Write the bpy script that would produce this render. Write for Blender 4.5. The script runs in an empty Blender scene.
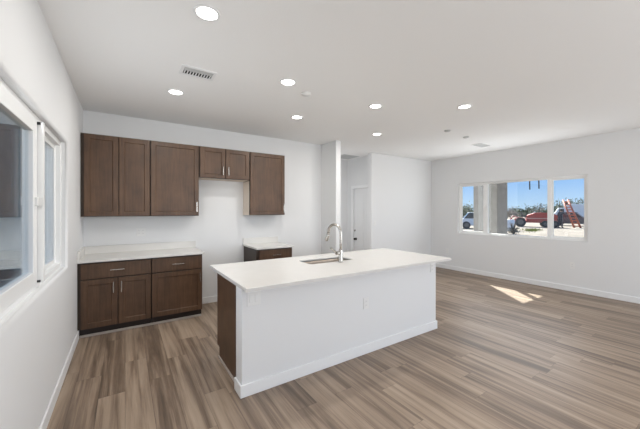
import bpy, bmesh, math, random
from mathutils import Vector, Matrix
random.seed(7)
C = bpy.context.scene
COL = C.collection

# ------------------------------------------------------------------ camera
cam_d = bpy.data.cameras.new('camera')
cam = bpy.data.objects.new('camera', cam_d)
COL.objects.link(cam)
cam.location = (0, 0, 1.495)
cam.rotation_euler = (math.radians(90), 0, -math.radians(33.446))
cam_d.sensor_width = 36
cam_d.lens = 294.862 / 640 * 36
cam_d.shift_y = -4.1 / 640
cam_d.clip_start = 0.02
cam_d.clip_end = 600
C.camera = cam

# ------------------------------------------------------------------ sky
world = bpy.data.worlds.new('sky')
C.world = world
world.use_nodes = True
wn, wl = world.node_tree.nodes, world.node_tree.links
bg = wn['Background']
tc = wn.new('ShaderNodeTexCoord')
sp = wn.new('ShaderNodeSeparateXYZ')
cr = wn.new('ShaderNodeValToRGB')
wl.new(tc.outputs['Generated'], sp.inputs[0])
wl.new(sp.outputs['Z'], cr.inputs['Fac'])
wl.new(cr.outputs['Color'], bg.inputs['Color'])
cr.color_ramp.elements[0].position = 0.0
cr.color_ramp.elements[0].color = (0.60, 0.78, 0.96, 1)
cr.color_ramp.elements[1].position = 0.35
cr.color_ramp.elements[1].color = (0.175, 0.41, 0.86, 1)
e = cr.color_ramp.elements.new(0.10)
e.color = (0.27, 0.52, 0.93, 1)
bg.inputs['Strength'].default_value = 1.15

# ------------------------------------------------------------------ sun
sun_d = bpy.data.lights.new('sun', 'SUN')
sun = bpy.data.objects.new('sun', sun_d)
COL.objects.link(sun)
sun_d.energy = 20.0
sun_d.angle = math.radians(0.5)
sun_d.color = (1.0, 0.95, 0.87)
el = math.radians(36.9)
sd = Vector((-0.640 * math.cos(el), -0.768 * math.cos(el), -math.sin(el)))
sun.rotation_euler = sd.to_track_quat('-Z', 'Y').to_euler()
sun.location = (20, 25, 25)


def area(name, loc, target, sx, sy, power, color=(1, 1, 1), spread=180):
    d = bpy.data.lights.new(name, 'AREA')
    o = bpy.data.objects.new(name, d)
    COL.objects.link(o)
    d.shape = 'RECTANGLE'
    d.size, d.size_y = sx, sy
    d.energy = power
    d.color = color
    d.spread = math.radians(spread)
    o.location = loc
    o.rotation_euler = (Vector(target) - Vector(loc)).to_track_quat('-Z', 'Y').to_euler()
    return o


# added fill lamp behind the camera; daylight area lamps inside the two windows
area('fill_behind_camera', (3.4, -2.6, 1.6), (3.2, 3.0, 2.4), 5.6, 1.7, 146, (0.935, 0.968, 1.0))
area('daylight_left_window', (-0.42, 2.75, 1.6), (3.0, 2.6, 2.1), 1.7, 1.0, 11, (0.92, 0.965, 1.0))
area('daylight_right_window', (6.80, 2.98, 1.55), (3.0, 2.8, 2.2), 2.2, 1.0, 24, (0.92, 0.965, 1.0))

# added area lamp inside the hall to brighten it
area('hall_fill', (3.50, 5.55, 1.6), (4.9, 5.6, 1.6), 0.7, 1.6, 5, (0.97, 0.985, 1.0))

C.view_settings.view_transform = 'Standard'
C.view_settings.look = 'None'
C.view_settings.gamma = 1.0
C.view_settings.use_curve_mapping = False
C.view_settings.exposure = -0.05
C.cycles.use_denoising = True
C.cycles.max_bounces = 12
C.cycles.diffuse_bounces = 8
C.cycles.glossy_bounces = 6
C.cycles.transparent_max_bounces = 16
C.cycles.caustics_reflective = False
C.cycles.caustics_refractive = False
C.cycles.sample_clamp_indirect = 4.0


# ------------------------------------------------------------------ materials
def mat(name, col, rough=0.5, metal=0.0, spec=0.5, noise=None, bump=None):
    m = bpy.data.materials.new(name)
    m.use_nodes = True
    n, l = m.node_tree.nodes, m.node_tree.links
    b = n['Principled BSDF']
    b.inputs['Base Color'].default_value = (*col, 1)
    b.inputs['Roughness'].default_value = rough
    b.inputs['Metallic'].default_value = metal
    b.inputs['Specular IOR Level'].default_value = spec
    t = n.new('ShaderNodeTexCoord')
    if noise:
        scale, amt = noise
        nz = n.new('ShaderNodeTexNoise')
        nz.inputs['Scale'].default_value = scale
        nz.inputs['Detail'].default_value = 5
        l.new(t.outputs['Object'], nz.inputs['Vector'])
        r = n.new('ShaderNodeValToRGB')
        r.color_ramp.elements[0].position = 0.3
        r.color_ramp.elements[1].position = 0.7
        r.color_ramp.elements[0].color = (*[c * (1 - amt) for c in col], 1)
        r.color_ramp.elements[1].color = (*[min(1, c * (1 + amt)) for c in col], 1)
        l.new(nz.outputs['Fac'], r.inputs['Fac'])
        l.new(r.outputs['Color'], b.inputs['Base Color'])
    if bump:
        scale, st = bump
        nz = n.new('ShaderNodeTexNoise')
        nz.inputs['Scale'].default_value = scale
        nz.inputs['Detail'].default_value = 3
        l.new(t.outputs['Object'], nz.inputs['Vector'])
        bp = n.new('ShaderNodeBump')
        bp.inputs['Strength'].default_value = st
        bp.inputs['Distance'].default_value = 0.01
        l.new(nz.outputs['Fac'], bp.inputs['Height'])
        l.new(bp.outputs['Normal'], b.inputs['Normal'])
    return m


def emit(name, col, strength):
    m = mat(name, col, 0.5)
    b = m.node_tree.nodes['Principled BSDF']
    b.inputs['Emission Color'].default_value = (*col, 1)
    b.inputs['Emission Strength'].default_value = strength
    return m


def wood_mat(name, dark, mid, light, scl=(26, 26, 1.6), rough=0.42):
    m = bpy.data.materials.new(name)
    m.use_nodes = True
    n, l = m.node_tree.nodes, m.node_tree.links
    b = n['Principled BSDF']
    b.inputs['Roughness'].default_value = rough
    b.inputs['Specular IOR Level'].default_value = 0.4
    t = n.new('ShaderNodeTexCoord')
    mp = n.new('ShaderNodeMapping')
    mp.inputs['Scale'].default_value = scl
    l.new(t.outputs['Object'], mp.inputs['Vector'])
    nz = n.new('ShaderNodeTexNoise')
    nz.inputs['Scale'].default_value = 1.6
    nz.inputs['Detail'].default_value = 8
    nz.inputs['Roughness'].default_value = 0.62
    nz.inputs['Distortion'].default_value = 0.4
    l.new(mp.outputs[0], nz.inputs['Vector'])
    n2 = n.new('ShaderNodeTexNoise')
    n2.inputs['Scale'].default_value = 5.0
    n2.inputs['Detail'].default_value = 3
    l.new(t.outputs['Object'], n2.inputs['Vector'])
    ad = n.new('ShaderNodeMath'); ad.operation = 'MULTIPLY_ADD'
    ad.inputs[1].default_value = 0.45
    l.new(n2.outputs['Fac'], ad.inputs[0])
    ml = n.new('ShaderNodeMath'); ml.operation = 'MULTIPLY'
    ml.inputs[1].default_value = 0.55
    l.new(nz.outputs['Fac'], ml.inputs[0])
    l.new(ml.outputs[0], ad.inputs[2])
    r = n.new('ShaderNodeValToRGB')
    r.color_ramp.elements[0].position = 0.34
    r.color_ramp.elements[1].position = 0.66
    r.color_ramp.elements[0].color = (*dark, 1)
    r.color_ramp.elements[1].color = (*light, 1)
    x = r.color_ramp.elements.new(0.5)
    x.color = (*mid, 1)
    l.new(ad.outputs[0], r.inputs['Fac'])
    l.new(r.outputs['Color'], b.inputs['Base Color'])
    return m


def floor_mat():
    m = bpy.data.materials.new('vinyl_plank')
    m.use_nodes = True
    n, l = m.node_tree.nodes, m.node_tree.links
    b = n['Principled BSDF']
    t = n.new('ShaderNodeTexCoord')
    s = n.new('ShaderNodeSeparateXYZ')
    l.new(t.outputs['Object'], s.inputs[0])

    def M(op, a, bb=None, c=None):
        k = n.new('ShaderNodeMath'); k.operation = op
        for i, v in enumerate((a, bb, c)):
            if v is None:
                continue
            if isinstance(v, (int, float)):
                k.inputs[i].default_value = v
            else:
                l.new(v, k.inputs[i])
        return k.outputs[0]

    W, L = 0.178, 1.22
    xs = M('DIVIDE', s.outputs['X'], W)
    row = M('FLOOR', xs)
    wn1 = n.new('ShaderNodeTexWhiteNoise'); wn1.noise_dimensions = '1D'
    l.new(row, wn1.inputs['W'])
    off = M('MULTIPLY', wn1.outputs['Value'], 3.7)
    ys = M('ADD', M('DIVIDE', s.outputs['Y'], L), off)
    pl = M('FLOOR', ys)
    cmb = n.new('ShaderNodeCombineXYZ')
    l.new(row, cmb.inputs[0]); l.new(pl, cmb.inputs[1])
    wn2 = n.new('ShaderNodeTexWhiteNoise'); wn2.noise_dimensions = '3D'
    l.new(cmb.outputs[0], wn2.inputs['Vector'])
    # per-plank shifted coordinates
    sc = n.new('ShaderNodeCombineXYZ')
    l.new(M('MULTIPLY', s.outputs['X'], 1.0), sc.inputs[0])
    l.new(M('MULTIPLY', s.outputs['Y'], 1.0), sc.inputs[1])
    vs = n.new('ShaderNodeVectorMath'); vs.operation = 'MULTIPLY_ADD'
    vs.inputs[1].default_value = (37, 53, 11)
    l.new(wn2.outputs['Color'], vs.inputs[0])
    l.new(sc.outputs[0], vs.inputs[2])

    def stretch(sx, sy, scale, detail, rough, dist):
        mp = n.new('ShaderNodeMapping')
        mp.inputs['Scale'].default_value = (sx, sy, 1)
        l.new(vs.outputs[0], mp.inputs['Vector'])
        z = n.new('ShaderNodeTexNoise')
        z.inputs['Scale'].default_value = scale
        z.inputs['Detail'].default_value = detail
        z.inputs['Roughness'].default_value = rough
        z.inputs['Distortion'].default_value = dist
        l.new(mp.outputs[0], z.inputs['Vector'])
        return z.outputs['Fac']

    broad = stretch(14.0, 0.62, 1.3, 4, 0.55, 0.5)
    fine = stretch(70, 1.8, 1.5, 6, 0.65, 0.4)
    tone = M('MULTIPLY_ADD', wn2.outputs['Value'], 0.17, -0.085)
    v = M('ADD', M('MULTIPLY_ADD', broad, 0.85, M('MULTIPLY', fine, 0.30)), tone)
    r = n.new('ShaderNodeValToRGB')
    els = r.color_ramp.elements
    els[0].position = 0.36; els[0].color = (0.110, 0.078, 0.056, 1)
    els[1].position = 0.80; els[1].color = (0.39, 0.300, 0.222, 1)
    for p, c in ((0.50, (0.190, 0.136, 0.097)), (0.60, (0.275, 0.203, 0.147)), (0.69, (0.335, 0.254, 0.186))):
        x = els.new(p); x.color = (*c, 1)
    l.new(v, r.inputs['Fac'])
    # fine dark joints between planks
    fx = M('FRACT', xs); fy = M('FRACT', ys)
    ex = M('MINIMUM', fx, M('SUBTRACT', 1.0, fx))
    ey = M('MINIMUM', fy, M('SUBTRACT', 1.0, fy))
    j = M('MINIMUM', M('MULTIPLY', ex, W), M('MULTIPLY', ey, L))
    jm = M('MULTIPLY', M('LESS_THAN', j, 0.0011), 0.55)
    mx = n.new('ShaderNodeMix'); mx.data_type = 'RGBA'
    l.new(jm, mx.inputs['Factor'])
    l.new(r.outputs['Color'], mx.inputs['A'])
    mx.inputs['B'].default_value = (0.04, 0.03, 0.024, 1)
    l.new(mx.outputs['Result'], b.inputs['Base Color'])
    rr = M('MULTIPLY_ADD', fine, 0.18, 0.33)
    l.new(rr, b.inputs['Roughness'])
    b.inputs['Specular IOR Level'].default_value = 0.5
    bp = n.new('ShaderNodeBump')
    bp.inputs['Strength'].default_value = 0.08
    bp.inputs['Distance'].default_value = 0.004
    l.new(fine, bp.inputs['Height'])
    l.new(bp.outputs['Normal'], b.inputs['Normal'])
    return m


def glass_mat(name, tint=(0.93, 0.96, 0.97), ior=1.52):
    m = bpy.data.materials.new(name)
    m.use_nodes = True
    n, l = m.node_tree.nodes, m.node_tree.links
    n.remove(n['Principled BSDF'])
    out = n['Material Output']
    tr = n.new('ShaderNodeBsdfTransparent'); tr.inputs[0].default_value = (*tint, 1)
    gl = n.new('ShaderNodeBsdfGlossy'); gl.inputs['Roughness'].default_value = 0.0
    gl.inputs['Color'].default_value = (0.95, 0.97, 1, 1)
    fr = n.new('ShaderNodeFresnel'); ge = n.new('ShaderNodeNewGeometry')          # same reflectance on both faces of the pane
    io = n.new('ShaderNodeMapRange')
    io.inputs['To Min'].default_value = ior; io.inputs['To Max'].default_value = 1 / ior
    l.new(ge.outputs['Backfacing'], io.inputs['Value']); l.new(io.outputs[0], fr.inputs['IOR'])
    mx = n.new('ShaderNodeMixShader')
    l.new(fr.outputs[0], mx.inputs[0]); l.new(tr.outputs[0], mx.inputs[1]); l.new(gl.outputs[0], mx.inputs[2])
    l.new(mx.outputs[0], out.inputs['Surface'])
    return m


M_wall = mat('wall_paint', (0.745, 0.75, 0.755), 0.85, spec=0.25, bump=(140, 0.10))
M_ceil = mat('ceiling_paint', (0.89, 0.89, 0.885), 0.9, spec=0.2, bump=(120, 0.10))
M_trim = mat('white_trim', (0.82, 0.825, 0.83), 0.45)
M_vinyl = mat('white_vinyl', (0.85, 0.855, 0.85), 0.4)
M_floor = floor_mat()
M_wood = wood_mat('stained_cabinet_wood', (0.058, 0.031, 0.0175), (0.088, 0.047, 0.026), (0.122, 0.067, 0.037))
M_wood_shade = wood_mat('shaded_carcass_wood', (0.026, 0.016, 0.011), (0.036, 0.023, 0.015), (0.048, 0.031, 0.020))  # cabinet wood darkened to put shade into the door gaps
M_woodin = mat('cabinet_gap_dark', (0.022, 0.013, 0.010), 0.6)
M_raw = wood_mat('raw_maple', (0.64, 0.55, 0.46), (0.70, 0.61, 0.52), (0.75, 0.66, 0.57), rough=0.6)
M_quartz = mat('quartz', (0.66, 0.645, 0.62), 0.24, noise=(9, 0.015))
M_nickel = mat('brushed_nickel', (0.50, 0.475, 0.44), 0.27, metal=1.0)
M_steel = mat('stainless_steel', (0.46, 0.39, 0.33), 0.42, metal=1.0, noise=(30, 0.05))
M_plate = mat('white_plastic', (0.77, 0.77, 0.76), 0.35)
M_slot = mat('socket_slot', (0.35, 0.35, 0.35), 0.5)
M_face = mat('grey_receptacle', (0.765, 0.765, 0.76), 0.4)
M_black = mat('black_rubber', (0.012, 0.012, 0.013), 0.6)
M_bronze = mat('dark_bronze', (0.018, 0.014, 0.012), 0.4, metal=0.6)
M_glass = glass_mat('window_glass')
M_lowe = glass_mat('coated_window_glass', (0.88, 0.92, 0.93), 1.75)
M_lens = emit('lit_lens', (1.0, 0.98, 0.93), 9.0)
M_grey = mat('grey_louver', (0.52, 0.53, 0.53), 0.5)
M_duct = mat('duct_shade', (0.03, 0.03, 0.03), 0.8)
M_disc = mat('grey_detector', (0.46, 0.46, 0.46), 0.5)
M_shoe = mat('grey_shoe_trim', (0.45, 0.40, 0.36), 0.5)
M_door = mat('door_paint', (0.78, 0.785, 0.79), 0.45)
M_stucco = mat('grey_stucco', (0.30, 0.285, 0.265), 0.95, noise=(6, 0.10), bump=(50, 0.5))
M_ground = mat('sandy_ground', (0.235, 0.195, 0.152), 1.0, noise=(0.8, 0.20), bump=(3, 0.5))
M_roof = mat('roof_board', (0.30, 0.28, 0.26), 0.9)


# ------------------------------------------------------------------ geometry helpers
class MB:
    def __init__(self, off=(0, 0, 0)):
        self.bm = bmesh.new()
        self.off = Vector(off)

    def box(self, x0, x1, y0, y1, z0, z1, bevel=0.0, seg=2):
        bm = self.bm
        vs = [bm.verts.new((x, y, z)) for x in (x0, x1) for y in (y0, y1) for z in (z0, z1)]
        F = [(0, 1, 3, 2), (4, 6, 7, 5), (0, 4, 5, 1), (2, 3, 7, 6), (0, 2, 6, 4), (1, 5, 7, 3)]
        fs = [bm.faces.new([vs[i] for i in f]) for f in F]
        if bevel:
            ed = list({e for f in fs for e in f.edges})
            bmesh.ops.bevel(bm, geom=ed, offset=bevel, segments=seg, affect='EDGES', clamp_overlap=True, profile=0.5)
        return self

    def cyl(self, p0, p1, r0, r1=None, n=16, caps=True):
        r1 = r0 if r1 is None else r1
        p0, p1 = Vector(p0), Vector(p1)
        q = (p1 - p0).to_track_quat('Z', 'Y')
        bm = self.bm
        a, b = [], []
        for i in range(n):
            t = 2 * math.pi * i / n
            d = q @ Vector((math.cos(t), math.sin(t), 0))
            a.append(bm.verts.new(p0 + d * r0)); b.append(bm.verts.new(p1 + d * r1))
        for i in range(n):
            k = (i + 1) % n
            f = bm.faces.new((a[i], a[k], b[k], b[i])); f.smooth = True
        if caps:
            bm.faces.new(a[::-1]); bm.faces.new(b)
        return self

    def lathe(self, c, prof, n=28):
        # prof: (radius, z) list about the vertical axis through c
        bm = self.bm
        c = Vector(c)
        rings = []
        for r, z in prof:
            if r < 1e-6:
                rings.append([bm.verts.new(c + Vector((0, 0, z)))])
            else:
                rings.append([bm.verts.new(c + Vector((r * math.cos(2 * math.pi * i / n), r * math.sin(2 * math.pi * i / n), z))) for i in range(n)])
        for A, B in zip(rings, rings[1:]):
            for i in range(n):
                k = (i + 1) % n
                if len(A) == 1 and len(B) == 1:
                    continue
                if len(A) == 1:
                    f = bm.faces.new((A[0], B[i], B[k]))
                elif len(B) == 1:
                    f = bm.faces.new((A[i], A[k], B[0]))
                else:
                    f = bm.faces.new((A[i], A[k], B[k], B[i]))
                f.smooth = True
        return self

    def tube(self, pts, r, n=12):
        pts = [Vector(p) for p in pts]
        bm = self.bm
        prev = None
        rs = r if isinstance(r, (list, tuple)) else [r] * len(pts)
        up = Vector((1, 0, 0))
        first = last = None
        for i, p in enumerate(pts):
            d = (pts[min(i + 1, len(pts) - 1)] - pts[max(i - 1, 0)]).normalized()
            x = up - d * up.dot(d)
            if x.length < 1e-3:
                x = Vector((0, 1, 0)) - d * d.y
            x.normalize(); up = x
            y = d.cross(x)
            ring = [bm.verts.new(p + (x * math.cos(2 * math.pi * k / n) + y * math.sin(2 * math.pi * k / n)) * rs[i]) for k in range(n)]
            if prev:
                for k in range(n):
                    f = bm.faces.new((prev[k], prev[(k + 1) % n], ring[(k + 1) % n], ring[k])); f.smooth = True
            else:
                first = ring
            prev = ring; last = ring
        bm.faces.new(first[::-1]); bm.faces.new(last)
        return self

    def build(self, name, m, parent=None, label=None):
        bmesh.ops.recalc_face_normals(self.bm, faces=self.bm.faces)
        for v in self.bm.verts:
            v.co -= self.off
        me = bpy.data.meshes.new(name)
        self.bm.to_mesh(me); self.bm.free()
        o = bpy.data.objects.new(name, me)
        COL.objects.link(o)
        me.materials.append(m)
        if parent:
            o.parent = parent
        else:
            o.location = self.off
        if label:
            o['label'] = label
        return o


def tag(o, label, cat, group=None):
    o['label'] = label; o['category'] = cat
    if group:
        o['group'] = group
    return o


def struct(o):
    o['kind'] = 'structure'
    return o


def thing(name, loc, label, cat, group=None):
    o = bpy.data.objects.new(name, None)
    COL.objects.link(o)
    o.location = loc
    o.empty_display_size = 0.1
    return tag(o, label, cat, group)


def copy_thing(root, loc, label=None, rotz=0.0):
    r = root.copy(); COL.objects.link(r)
    r.location = loc
    r.rotation_euler = (0, 0, rotz)
    if label:
        r['label'] = label
    for ch in list(root.children):
        c = ch.copy(); COL.objects.link(c); c.parent = r
        for g in list(ch.children):
            d = g.copy(); COL.objects.link(d); d.parent = c
    return r


def wall(name, axis, a0, a1, u0, u1, z0, z1, holes=(), m=None, inner=None, bull=0.0):
    """solid wall with rectangular openings; axis = the axis of its normal"""
    us = sorted({u0, u1} | {h[0] for h in holes} | {h[1] for h in holes})
    zs = sorted({z0, z1} | {h[2] for h in holes} | {h[3] for h in holes})

    def solid(i, k):
        if i < 0 or k < 0 or i >= len(us) - 1 or k >= len(zs) - 1:
            return False
        cu, cz = (us[i] + us[i + 1]) / 2, (zs[k] + zs[k + 1]) / 2
        return not any(h[0] < cu < h[1] and h[2] < cz < h[3] for h in holes)

    bm = bmesh.new()
    cache = {}

    def V(a, u, z):
        key = (round(a, 5), round(u, 5), round(z, 5))
        if key not in cache:
            cache[key] = bm.verts.new((a, u, z) if axis == 'x' else (u, a, z))
        return cache[key]

    for i in range(len(us) - 1):
        for k in range(len(zs) - 1):
            if not solid(i, k):
                continue
            U0, U1, Z0, Z1 = us[i], us[i + 1], zs[k], zs[k + 1]
            for a in (a0, a1):
                bm.faces.new((V(a, U0, Z0), V(a, U1, Z0), V(a, U1, Z1), V(a, U0, Z1)))
            if not solid(i - 1, k): bm.faces.new((V(a0, U0, Z0), V(a1, U0, Z0), V(a1, U0, Z1), V(a0, U0, Z1)))
            if not solid(i + 1, k): bm.faces.new((V(a0, U1, Z0), V(a1, U1, Z0), V(a1, U1, Z1), V(a0, U1, Z1)))
            if not solid(i, k - 1): bm.faces.new((V(a0, U0, Z0), V(a1, U0, Z0), V(a1, U1, Z0), V(a0, U1, Z0)))
            if not solid(i, k + 1): bm.faces.new((V(a0, U0, Z1), V(a1, U0, Z1), V(a1, U1, Z1), V(a0, U1, Z1)))
    bmesh.ops.recalc_face_normals(bm, faces=bm.faces)
    if bull and inner is not None:
        ia = 0 if axis == 'x' else 1
        iu = 1 - ia
        ed = []
        for e in bm.edges:
            if all(abs(v.co[ia] - inner) < 1e-5 for v in e.verts):
                for h in holes:
                    if all(h[0] - 1e-4 <= v.co[iu] <= h[1] + 1e-4 and h[2] - 1e-4 <= v.co.z <= h[3] + 1e-4 for v in e.verts):
                        n0, n1 = [f.normal for f in e.link_faces]
                        if abs(n0.dot(n1)) < 0.1:
                            ed.append(e)
        if ed:
            r = bmesh.ops.bevel(bm, geom=ed, offset=bull, segments=5, affect='EDGES', clamp_overlap=True, profile=0.5)
            for f in r['faces']:
                f.smooth = True
    me = bpy.data.meshes.new(name)
    bm.to_mesh(me); bm.free()
    o = bpy.data.objects.new(name, me)
    COL.objects.link(o)
    me.materials.append(m or M_wall)
    return struct(o)


# ------------------------------------------------------------------ room shell
XL, YB, XR, CH = -0.462, 4.97, 6.875, 2.82
YF, YH = -2.8, 6.1
SX0, SX1, SY = 3.31, 3.43, 4.467          # stub wall beside the hall
JX = 4.695                                # hall opening, right jamb
HX = 4.89                                 # hall right wall

struct(MB().box(XL - .16, XR + .16, YF - .16, YH + .16, -0.12, 0).build('floor', M_floor))
struct(MB().box(XL - .16, XR + .16, YF - .16, YH + .16, CH, CH + .12).build('ceiling', M_ceil))
wall('wall_left', 'x', XL - .16, XL, YF, YH, 0, CH, [(1.85, 3.72, .955, 2.15)], inner=XL, bull=0.022)
wall('wall_right', 'x', XR, XR + .16, YF, YH, 0, CH, [(1.76, 4.21, 0.935, 2.14)], inner=XR, bull=0.012)
wall('wall_back', 'y', YB, YB + .12, XL, SX0, 0, CH)
wall('wall_front', 'y', YF - .16, YF, XL - .16, XR + .16, 0, CH, [(0.9, 5.9, 0.0, 2.4)])
struct(MB().box(SX0, SX1, SY, YH, 0, CH, 0.012, 3).build('wall_hall_left', M_wall))
struct(MB().box(JX, XR, YB, YB + .12, 0, CH, 0.014, 3).build('wall_back_right', M_wall))
DY0, DY1, DZ = 5.03, 5.85, 2.05           # hall door opening
wall('wall_hall_right', 'x', HX, HX + .12, YB + .12, YH, 0, CH, [(YB + .125, DY1, 0, DZ)])
struct(MB().box(SX1, HX, YH, YH + .12, 0, CH).build('wall_hall_back', M_wall))


def base_board(name, x0, x1, y0, y1, h=0.10):
    return struct(MB().box(x0, x1, y0, y1, 0, h, 0.004, 2).build(name, M_trim))


T = 0.014
base_board('baseboard_left', XL, XL + T, YF, YB - .56)
base_board('baseboard_right', XR - T, XR, YF, YB)
base_board('baseboard_back', 0.925, 1.695, YB - T, YB)
base_board('baseboard_back_middle', 2.345, SX0, YB - T, YB)
base_board('baseboard_back_right', JX + .01, XR - T, YB - T, YB)
base_board('baseboard_stub', SX0 - T, SX0, SY, YB - T)
base_board('baseboard_stub_end', SX0 - T, SX1 + T, SY - T, SY)
base_board('baseboard_hall_left', SX1, SX1 + T, SY, YH)
base_board('baseboard_hall_back', SX1 + T, HX, YH - T, YH)

# roof and the covered porch outside the right window
struct(MB().box(XL - .8, XR + .18, YF - .8, YH + .8, CH + .14, CH + .30).build('roof', M_roof))
struct(MB().box(XR + .17, 10.1, -6.0, 5.22, 3.0, 3.2).build('porch_roof', M_roof))
struct(MB().box(9.3, 9.95, 4.45, 5.17, -.25, 3.0, 0.01, 2).build('porch_column', M_stucco))
struct(MB().box(9.3, 9.95, -3.0, -2.35, -.25, 3.0, 0.01, 2).build('porch_column', M_stucco))
# added wall beyond the left window, blocking the sky to dim its panes
struct(MB().box(-14.0, -1.0, 9.5, 9.8, -.3, 6.0).build('sky_blocker_wall', M_stucco))
struct(MB().box(XR + .17, 10.2, -6.0, 5.6, -.25, -.06).build('porch_slab', mat('concrete', (0.42, 0.40, 0.37), 0.9, noise=(4, 0.08)))) 


def ground_mesh():
    mb = MB()
    bm = mb.bm
    N = 60
    xs = [-90 + 240 * i / N for i in range(N + 1)]
    ys = [-90 + 240 * i / N for i in range(N + 1)]
    rnd = random.Random(3)
    g = [[bm.verts.new((x, y, -0.16 + rnd.uniform(-.03, .03) if (abs(x) + abs(y) > 30) else -0.16)) for y in ys] for x in xs]
    for i in range(N):
        for j in range(N):
            bm.faces.new((g[i][j], g[i + 1][j], g[i + 1][j + 1], g[i][j + 1]))
    return mb.build('ground', M_ground)


struct(ground_mesh())

# ------------------------------------------------------------------ windows
def lock(mb, x0, x1, y, z):
    mb.box(x0, x1, y - .02, y + .02, z - .03, z + .03, 0.004)


# left window: two sliding sashes
w1 = thing('window_1', (XL - .1, 2.785, .955), 'white sliding window over the low sill in the left wall', 'window')
w1['kind'] = 'structure'
O1 = w1.location.copy()
fx0, fx1 = XL - .15, XL - .05
y0, y1, z0, z1 = 1.85, 3.72, .955, 2.15
mb = MB(O1)
for b in ((y0, y0 + .04, z0, z1), (y1 - .04, y1, z0, z1), (y0 + .04, y1 - .04, z0, z0 + .045), (y0 + .04, y1 - .04, z1 - .045, z1)):
    mb.box(fx0, fx1, b[0], b[1], b[2], b[3], 0.004)
mb.build('window_frame', M_vinyl, w1)


def sash(parent, off, x0, x1, ya, yb, za, zb, wdt, gx, gm=M_glass, thick=.01, double=0.0):
    m_ = MB(off)
    for b in ((ya, ya + wdt, za, zb), (yb - wdt, yb, za, zb), (ya + wdt, yb - wdt, za, za + wdt), (ya + wdt, yb - wdt, zb - wdt, zb)):
        m_.box(x0, x1, b[0], b[1], b[2], b[3], 0.004)
    s_ = m_.build('sash', M_vinyl, parent)
    MB(off).box(gx - thick / 2, gx + thick / 2, ya + wdt - .004, yb - wdt + .004, za + wdt - .004, zb - wdt + .004).build('glass_pane', gm, s_)
    if double:
        g2 = gx - double
        MB(off).box(g2 - thick / 2, g2 + thick / 2, ya + wdt - .004, yb - wdt + .004, za + wdt - .004, zb - wdt + .004).build('glass_pane', gm, s_)
    return s_


sl = sash(w1, O1, XL - .098, XL - .046, y0 + .03, 2.775, z0 + .035, z1 - .035, .092, XL - .072, M_lowe, thick=.004, double=.016)
sr = sash(w1, O1, XL - .135, XL - .086, 2.790, y1 - .03, z0 + .035, z1 - .035, .050, XL - .098, M_lowe, thick=.004, double=.016)
MB(O1).box(XL - .134, XL - .016, 2.790, 2.836, z0 + .036, z1 - .036, .003).build('stile', M_vinyl, sr)
k = MB(O1)
lock(k, XL - .050, XL - .030, 2.725, 1.555)
k.box(XL - .060, XL - .014, 2.776, 2.789, 1.525, 1.585, 0.002)
k.build('sash_lock', M_plate, sl)
k = MB(O1)
k.box(XL - .098, XL - .060, 2.776, 2.789, z0 + .037, z1 - .037)
k.box(XL - .060, XL - .030, 2.776, 2.789, z1 - .060, z1 - .042)
k.box(XL - .060, XL - .030, 2.776, 2.789, z0 + .042, z0 + .056)
k.build('gap_strip', M_black, sl)  # black strip filling the gap between the sashes, with short black end pieces

# right window: fixed centre between two narrow sashes
w2 = thing('window_2', (XR + .09, 2.985, .935), 'wide white three-panel window in the right wall', 'window')
w2['kind'] = 'structure'
O2 = w2.location.copy()
y0, y1, z0, z1 = 1.76, 4.21, .935, 2.14
mb = MB(O2)
gx = XR + .05
for b in ((y0, y0 + .035, z0, z1), (y1 - .035, y1, z0, z1), (y0 + .035, y1 - .035, z0, z0 + .035), (y0 + .035, y1 - .035, z1 - .035, z1),
          (2.315, 2.375, z0 + .035, z1 - .035), (3.53, 3.60, z0 + .035, z1 - .035)):
    mb.box(gx, gx + .10, b[0], b[1], b[2], b[3], 0.003)
mb.build('window_frame', M_vinyl, w2)
sash(w2, O2, gx + .02, gx + .055, 3.60, y1 - .034, z0 + .034, z1 - .034, .03, gx + .037, thick=.008)
sash(w2, O2, gx + .02, gx + .055, y0 + .034, 2.315, z0 + .034, z1 - .034, .03, gx + .037, thick=.008)
MB(O2).box(gx + .06, gx + .068, 2.37, 3.535, z0 + .03, z1 - .03).build('glass_pane', M_glass, w2)
MB(O2).box(gx - .012, gx + .002, 3.535, 3.56, 1.50, 1.60, 0.003).build('sash_lock', M_plate, w2)

# added unseen glass doors, made up as the source of the fill lamp
w3 = thing('added_glass_doors', (3.4, YF - .08, 0), 'added unseen sliding glass doors behind the camera', 'window')
w3['kind'] = 'structure'
O3 = w3.location.copy()
mb = MB(O3)
for a, b_ in ((.9, .96), (2.53, 2.61), (4.19, 4.27), (5.84, 5.9)):
    mb.box(a, b_, YF - .12, YF - .04, 0, 2.4)
mb.box(.96, 5.84, YF - .12, YF - .04, 0, .06); mb.box(.96, 5.84, YF - .12, YF - .04, 2.34, 2.4)
mb.build('window_frame', M_vinyl, w3)
for a, b_ in ((.96, 2.53), (2.61, 4.19), (4.27, 5.84)):
    MB(O3).box(a, b_, YF - .085, YF - .075, .06, 2.34).build('glass_pane', M_glass, w3)

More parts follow.
